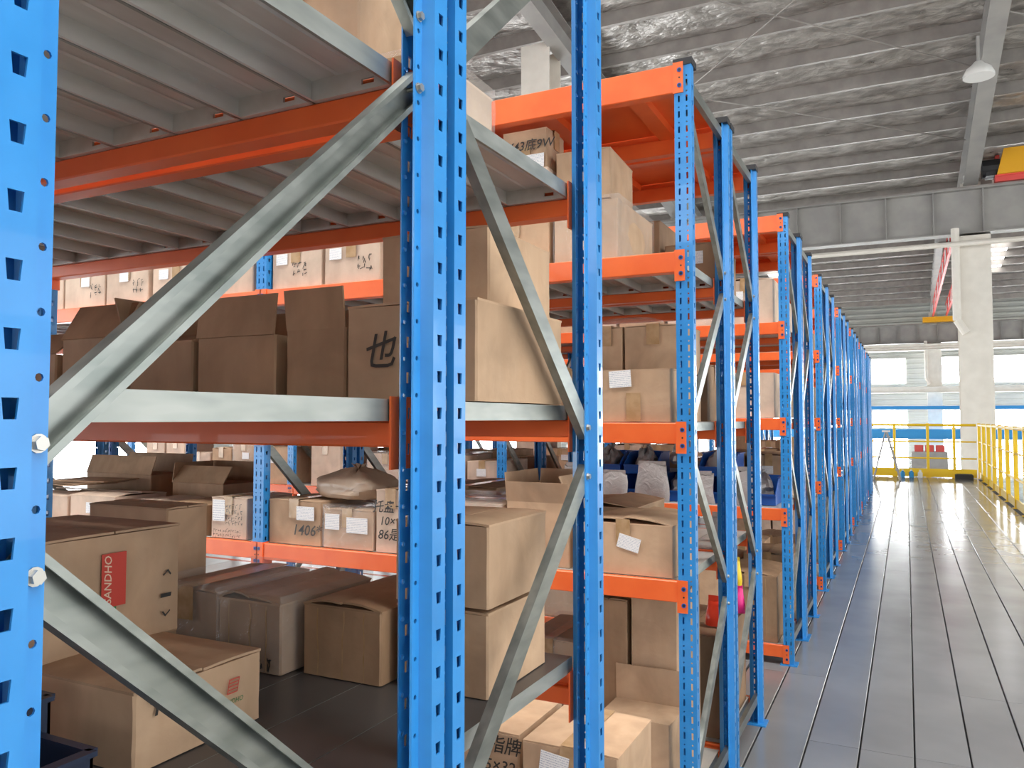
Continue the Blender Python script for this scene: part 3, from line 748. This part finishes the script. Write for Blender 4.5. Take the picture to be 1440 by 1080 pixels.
# lower shelf of the nearest pair
carton(-.86, -.666, 1.25, 1.499, C0, .149, 'tan carton under another on the lower shelf behind the second brace', tape=False)
carton(-.862, -.664, 1.248, 1.50, C0+.157, .148, 'tan carton with shaded top, upper of two behind the second brace', top='closed', tape=False)  # plain cardboard top, dark only where shade falls on it
carton(-1.061, -.876, 1.225, 1.50, C0, .135, 'creased brown carton with lifted top on the dark deck', 'card_dk', top='crumpled', tape=False, marks=[])
carton(-1.25, -1.085, 1.19, 1.48, C0, .135, 'film wrapped brown carton left of the creased one on the dark deck', 'card_dk', top='crumpled', film_=True, tape=False, marks=[('f', .25, .16, .03, (.06, .03, 1))])
carton(-1.44, -1.262, 1.20, 1.48, C0, .14, 'film wrapped carton behind the box with a red label', 'card_dk', film_=True)
carton(-1.21, -.9665, .772, 1.015, C0, .112, 'carton with two up arrows printed near its corner', top='closed', tape=False,
       marks=[('s', -.28, .78, .05, '↑↑'), ('s', .22, .42, .011, 'SANDHO', 'green_print'), ('s', .22, .62, .03, '▤', 'red_print')])
carton(-1.49, -1.226, .79, 1.07, C0, .104, 'carton under the box with a red label', 'card_dk', top='closed')
rb = carton(-1.49, -1.20, .78, 1.05, C0+.111, .19, 'carton with a red vertical label, lower left corner', top='closed', tape=False, marks=[('s', .37, .52, .03, '⌃'), ('s', .37, .36, .022, '▬'), ('s', .37, .2, .03, '⌄')])
lab = MB().box(.1503, .1506, -.028, .018, .068, .157).build('red_label', 'red_print', rb); MB().box(.1507, .1509, -.028, .0, .057, .068).build('green_strip', 'green_print', lab)
o = put('label_lettering', text_mesh('SANDHO', .019), lab, (.1512, -.016, .113), (math.pi/2, -math.pi/2, math.pi/2)); o.data.materials.append(M['pale_print'])
carton(-1.72, -1.46, 1.24, 1.355, C0, .295, 'tall brown carton just behind the red labelled box', 'card', tape=False)
bin_(-.93, .56, C0, .12, .16, .10, 'dark navy bin in the bottom left corner', 'bin_dk'); bin_(-1.07, .60, C0, .12, .16, .13, 'dark navy bin left behind the bottom left corner bin', 'bin_dk')
# --- second pair, front row, upper shelf: pale cartons in a line
dx = [(-3.99, -3.705), (-3.691, -3.40), (-3.387, -3.102), (-3.072, -2.76), (-2.735, -2.46), (-2.355, -2.097), (-2.08, -1.811)]
for k, (a, b) in enumerate(dx):
    n = len(dx)-k
    h1 = (.18, .172, .178, .165, .17, .172, .17)[k]
    carton(a, b, 2.505, 2.82, A1, h1, 'pale carton, %s from the right in the bottom line above the long brace' % ORD[n-1], 'card_lt', stickers=[('f', (-.1, .05, -.05, -.25, 0, -.28, -.28)[k], .7, .06, .045)] if k != 4 else [],
           marks=[('f', (.0, .32, .3, .2, .1, .1, .28)[k], .45, .03, (.08, .07, 2))], tape=True)
    carton(a+.01, b-.005, 2.51, 2.80, A1+h1+.008, .16, 'pale carton, %s from the right in the top line above the long brace' % ORD[n-1], 'card_lt')
carton(-1.74, -1.40, 2.51, 2.85, A1, .20, 'brown carton on the upper shelf hidden behind the doubled posts', 'card')
carton(-1.375, -1.105, 2.52, 2.82, A1, .175, 'tan carton at the bottom of the stack topped by a numbered box', 'card')
carton(-1.37, -1.11, 2.52, 2.80, A1+.183, .165, 'tan carton in the middle of the stack topped by a numbered box', 'card_lt')
carton(-1.295, -1.121, 2.54, 2.70, A1+.356, .142, 'brown taped box numbered in marker, right under the orange deck', 'card', marks=[('f', .05, .58, .045, '0X43底9W')], stickers=[('f', .25, .17, .07, .05)])
carton(-1.085, -.853, 2.52, 2.93, A1, .205, 'wide wrapped carton under a smaller one on the upper shelf', 'card', film_=True, stickers=[('f', -.02, .62, .05, .05)], bulge=3.)
carton(-1.10, -.902, 2.56, 2.86, A1+.225, .175, 'taped carton on top of the wide wrapped one', 'card', rz=.05, marks=[('f', .2, .7, .045, 'P:')])
# middle shelf
carton(-.921, -.673, 2.505, 2.75, B1, .172, 'tan carton with a hanging white ticket on the middle shelf', 'card', stickers=[('f', -.18, .82, .075, .055, -.06)])
for k, (a, b) in enumerate(((-1.06, -.93), (-.922, -.705))):
    for j in range(2): carton(a, b, 2.79, 3.06, B1+j*.178, .17, 'shaded carton %s of the ticketed one, %s layer' % (('behind left', 'right behind')[k], ('lower', 'upper')[j]), 'card')
blob('wrapped_roll', (-.93, 2.9, B1+.358), (.3, .2, .035), 'film', 'crumpled shiny film lying on the shaded cartons', 'film', 5, knot=False, part='film_sheet')
carton(-1.45, -1.10, 2.51, 2.84, B1, .19, 'brown carton on the middle shelf behind the slim blue post', 'card')
carton(-1.80, -1.47, 2.51, 2.84, B1, .17, 'brown carton on the middle shelf behind the doubled posts', 'card')
for k in range(5):
    a = -2.45-.3*k
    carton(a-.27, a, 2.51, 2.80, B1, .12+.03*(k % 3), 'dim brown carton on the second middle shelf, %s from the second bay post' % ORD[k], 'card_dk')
# lower shelf
carton(-1.0, -.670, 2.505, 2.84, C1, .165, 'tan carton with a tilted white label above an orange beam', 'card', top='crumpled', stickers=[('f', .06, .62, .075, .045, .25)])
carton(-1.27, -1.03, 2.52, 2.80, C1, .22, 'open tan carton with flaps up behind the second brace', 'card', top={'f': (100, .07), 'r': (65, .1), 'b': (100, .1), 'l': (95, .1)})
carton(-1.62, -1.29, 2.52, 2.84, C1, .20, 'film wrapped carton left of the open one behind the doubled posts', 'card_lt', film_=True)
carton(-2.68, -2.475, 2.505, 2.78, C1, .17, 'carton covered in dense handwriting left of the second bay post', 'card_lt', stickers=[('f', -.26, .68, .07, .09)], marks=[('f', .18, .6, .03, (.1, .09, 4)), ('f', .0, .13, .03, (.17, .035, 2))])
carton(-2.355, -2.084, 2.505, 2.80, C1, .175, 'carton marked 1406 with a white label on the lower shelf', 'card', top='closed', stickers=[('f', .22, .72, .09, .055)], marks=[('f', .24, .33, .06, '1406*')])
carton(-2.072, -1.833, 2.505, 2.78, C1, .15, 'taped carton with two white labels on the lower shelf', 'card', stickers=[('f', -.3, .68, .07, .06), ('f', .2, .62, .1, .06)], film_=True)
carton(-1.82, -1.68, 2.505, 2.75, C1, .235, 'narrow tall carton with three lines of handwriting', 'card_lt', marks=[('f', -.05, .72, .05, '托盘卡'), ('f', -.1, .5, .045, '10×'), ('f', -.05, .28, .05, '86是')])
blob('sack', (-2.02, 2.66, C1+.188), (.40, .27, .115), 'sack', 'bulging brown wrapped sack on the numbered cartons', 'sack', 3)
for k, (a, b, h_, tn) in enumerate(((-2.98, -2.72, .13, 'card_dk'), (-3.28, -3.0, .12, 'card_lt'), (-3.62, -3.3, .14, 'card_lt'), (-3.95, -3.64, .13, 'card_lt'))):
    carton(a, b, 2.51, 2.80, C1, h_, 'low carton on the far lower shelf, %s left of the handwritten one' % ORD[k], tn, top='crumpled', stickers=[('f', .0, .6, .07, .05)] if k in (1, 2) else [], marks=[('f', .2, .5, .03, (.07, .05, 2))] if k in (2,) else [], tape=False)
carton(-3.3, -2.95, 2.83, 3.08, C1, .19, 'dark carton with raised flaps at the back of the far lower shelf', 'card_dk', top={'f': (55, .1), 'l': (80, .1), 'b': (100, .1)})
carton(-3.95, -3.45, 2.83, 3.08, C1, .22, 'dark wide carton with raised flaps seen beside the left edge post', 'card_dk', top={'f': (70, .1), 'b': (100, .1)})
for k in range(5):
    o = MB(); z = C1+.178+.0052*k; o.box(-.17, .17, -.12, .12, 0, .004); o.box(-.17, .17, -.002, .002, .004, .0045)
    o = o.build('cardboard_sheet', 'card_dk', loc=(-3.78+.03*k, 2.66+.01*(k % 2), z)); o.rotation_euler = (0, 0, .1*(k-2)); tag(o, 'flat cardboard sheet near the left edge post, %s from the bottom' % ORD[k], 'cardboard', 'loose cardboard sheets')
# bottom shelf
carton(-1.03, -.895, 2.72, 3.05, D1, .60, 'tall brown carton left of another under the orange beam', 'card_dk', tape=False)
carton(-.88, -.715, 2.72, 3.05, D1, .62, 'tall brown carton right of another under the orange beam', 'card', tape=False)
carton(-.93, -.69, 2.52, 2.70, D1, .27, 'carton with a torn flap in front of the tall ones', 'card', top={'b': (88, .12), 'f': (-4, .09)})
carton(-1.20, -.95, 2.50, 2.70, D1, .2, 'low brown carton in front of the tall cartons, beside the slim post', 'card')
# cartons standing in the aisle
carton(-1.17, -.945, 1.95, 2.25, 0, .50, 'carton marked 25 by 32 standing in the aisle', 'card', marks=[('f', .2, .93, .05, '卡指牌'), ('f', .2, .82, .045, '25×32')])
carton(-.925, -.66, 1.93, 2.22, 0, .50, 'carton with a tilted white ticket standing in the aisle', 'card', stickers=[('f', -.15, .91, .08, .055, .12)])
# --- blue bins with bags on the third rack's lower shelf
for k in range(6):
    x = -.78-.235*k
    bin_(x, 4.92, C2, .21, .34, .15, 'blue open-front bin on the lower shelf, %s from the walkway' % ORD[k], group='blue bins on the third rack pair')
    if k in (1, 3, 4): bin_(x, 4.94, C2+.155, .21, .30, .13, 'blue bin stacked on the %s bin from the walkway' % ORD[k], group='blue bins on the third rack pair')
for k, (x, y, z, s_) in enumerate(((-.78, 4.92, C2+.007, .165), (-1.015, 4.94, C2+.162, .16), (-1.25, 4.92, C2+.007, .165), (-1.25, 4.93, C2+.215, .165), (-1.485, 4.94, C2+.162, .16), (-1.72, 4.94, C2+.162, .16), (-1.955, 4.92, C2+.007, .165))):
    blob('plastic_bag', (x, y, z), (s_*.95, s_*1.35, s_*(.95 if z < C2+.1 else .9)), 'bag', 'milky plastic bag among the blue bins, %s from the walkway' % ORD[k], 'bag', 20+k, rough=.3)
for k, (x, wd_, h_) in enumerate(((-.86, .2, .2), (-1.10, .19, .17), (-1.38, .21, .22), (-1.62, .18, .16), (-1.86, .2, .2))):
    pouch(x, 4.685, C2, wd_, h_, 'grey filled plastic packet leaning on the blue bins, %s from the walkway' % ORD[k], 'bag', .12)
# small bright packs glimpsed between the posts
for k, (x, y, z, m_, lab_) in enumerate(((-.69, 3.34, C1, 'bag', 'clear packet on the lower shelf between slim posts'), (-.70, 3.30, D1+.40, 'redpk', 'red packet glimpsed between the posts'), (-.70, 3.55, D1+.52, 'yel', 'yellow packet glimpsed between the posts'), (-.69, 3.56, D1+.40, 'pink', 'pink packet below the yellow one between the posts'))):
    if z > D1 and z < C1-.01: pass
    pouch(x, y, z, .1, .1, lab_, m_)
carton(-.95, -.66, 3.17, 3.68, D1, .39, 'brown carton holding bright packets at the end of the fourth row', 'card_dk', tape=False)
# --- generic fill of the shelves farther back
LVN = {'T': 'top', 'A': 'upper', 'B': 'middle', 'C': 'lower', 'D': 'bottom'}
def fill(pair, row, lv, xa, xb, hr, tones=('card', 'card_dk', 'card_lt'), gap=.02, skip=0., off=.03, films=.2):
    r = random.Random(pair*100+row*50+ord(lv)); x = xa; y0 = PAIRY[pair]+row*(DEP+.022)+off; z = LV[pair][lv]+.0015; k = 0
    while x > xb:
        w_ = r.uniform(.2, .34)
        for j in range(4):
            px = PAIRX[pair]-BAY[pair]*j
            if x > px-.035 and x-w_ < px+.035: x = px-.04
        if r.random() >= skip:
            h = r.uniform(*hr); tn = r.choice(tones)
            st = [('f', r.uniform(-.25, .25), .65, .07, .05)] if r.random() < .45 else []
            carton(x-w_, x, y0, y0+r.uniform(.3, .5), z, h, '%s carton, %s from the walkway, %s shelf of the %s rack row' % ({'card': 'tan', 'card_dk': 'brown', 'card_lt': 'pale'}[tn], ORD[k], LVN[lv], ORD[2*pair+row]), tn, top=r.choice(('closed', 'closed', 'crumpled')), stickers=st, film_=r.random() < films and pair < 3, seed=int(x*1000)+pair)
            k += 1
        x -= w_+gap
fill(1, 1, 'A', -.66, -3.6, (.15, .3)); fill(1, 1, 'B', -.70, -3.8, (.14, .26)); fill(1, 1, 'C', -1.0, -2.3, (.12, .2)); fill(1, 1, 'D', -1.0, -2.0, (.25, .4))
fill(2, 0, 'A', -.66, -5.4, (.18, .4), ('card', 'card_lt')); fill(2, 0, 'B', -.66, -5.4, (.16, .3), ('card', 'card_lt')); fill(2, 0, 'C', -2.2, -5.6, (.15, .33), ('card_lt', 'card_lt', 'card'), skip=.1, films=.5); fill(2, 0, 'D', -.66, -2.6, (.3, .5))
fill(2, 1, 'A', -.66, -2.2, (.2, .4)); fill(2, 1, 'B', -.66, -4.0, (.2, .34)); fill(2, 1, 'C', -.66, -4.2, (.2, .36)); fill(2, 1, 'D', -.66, -1.6, (.3, .5))
for p in range(3, 8):
    xb = -3.4 if p == 3 else -1.6 if p < 5 else -1.1
    for rw in (0, 1):
        for lv in 'ABCD': fill(p, rw, lv, -.67-.05*(p % 2), xb if rw == 0 else -1.0, (.15, .36), ('card', 'card_lt', 'card_dk'))

for lv_, hs in (('A', (.25, .4)), ('B', (.3, .4)), ('C', (.3, .42)), ('D', (.4, .55))):  # cartons filling the added unseen rack so that it blocks light
    r = random.Random(ord(lv_)); x = -.66; k = 0
    while x > -4.0:
        w_ = r.uniform(.26, .4)
        if x-w_ < -2.33 and x > -2.45: x = -2.46
        if x-w_ < -4.13: break
        carton(x-w_, x, -.95, -.5, LV[0][lv_]+.0015, r.uniform(*hs), 'brown carton, %s from the walkway, %s shelf of the added unseen rack behind the camera' % (ORD[k], LVN[lv_]), 'card'); k += 1
        x -= w_+.02
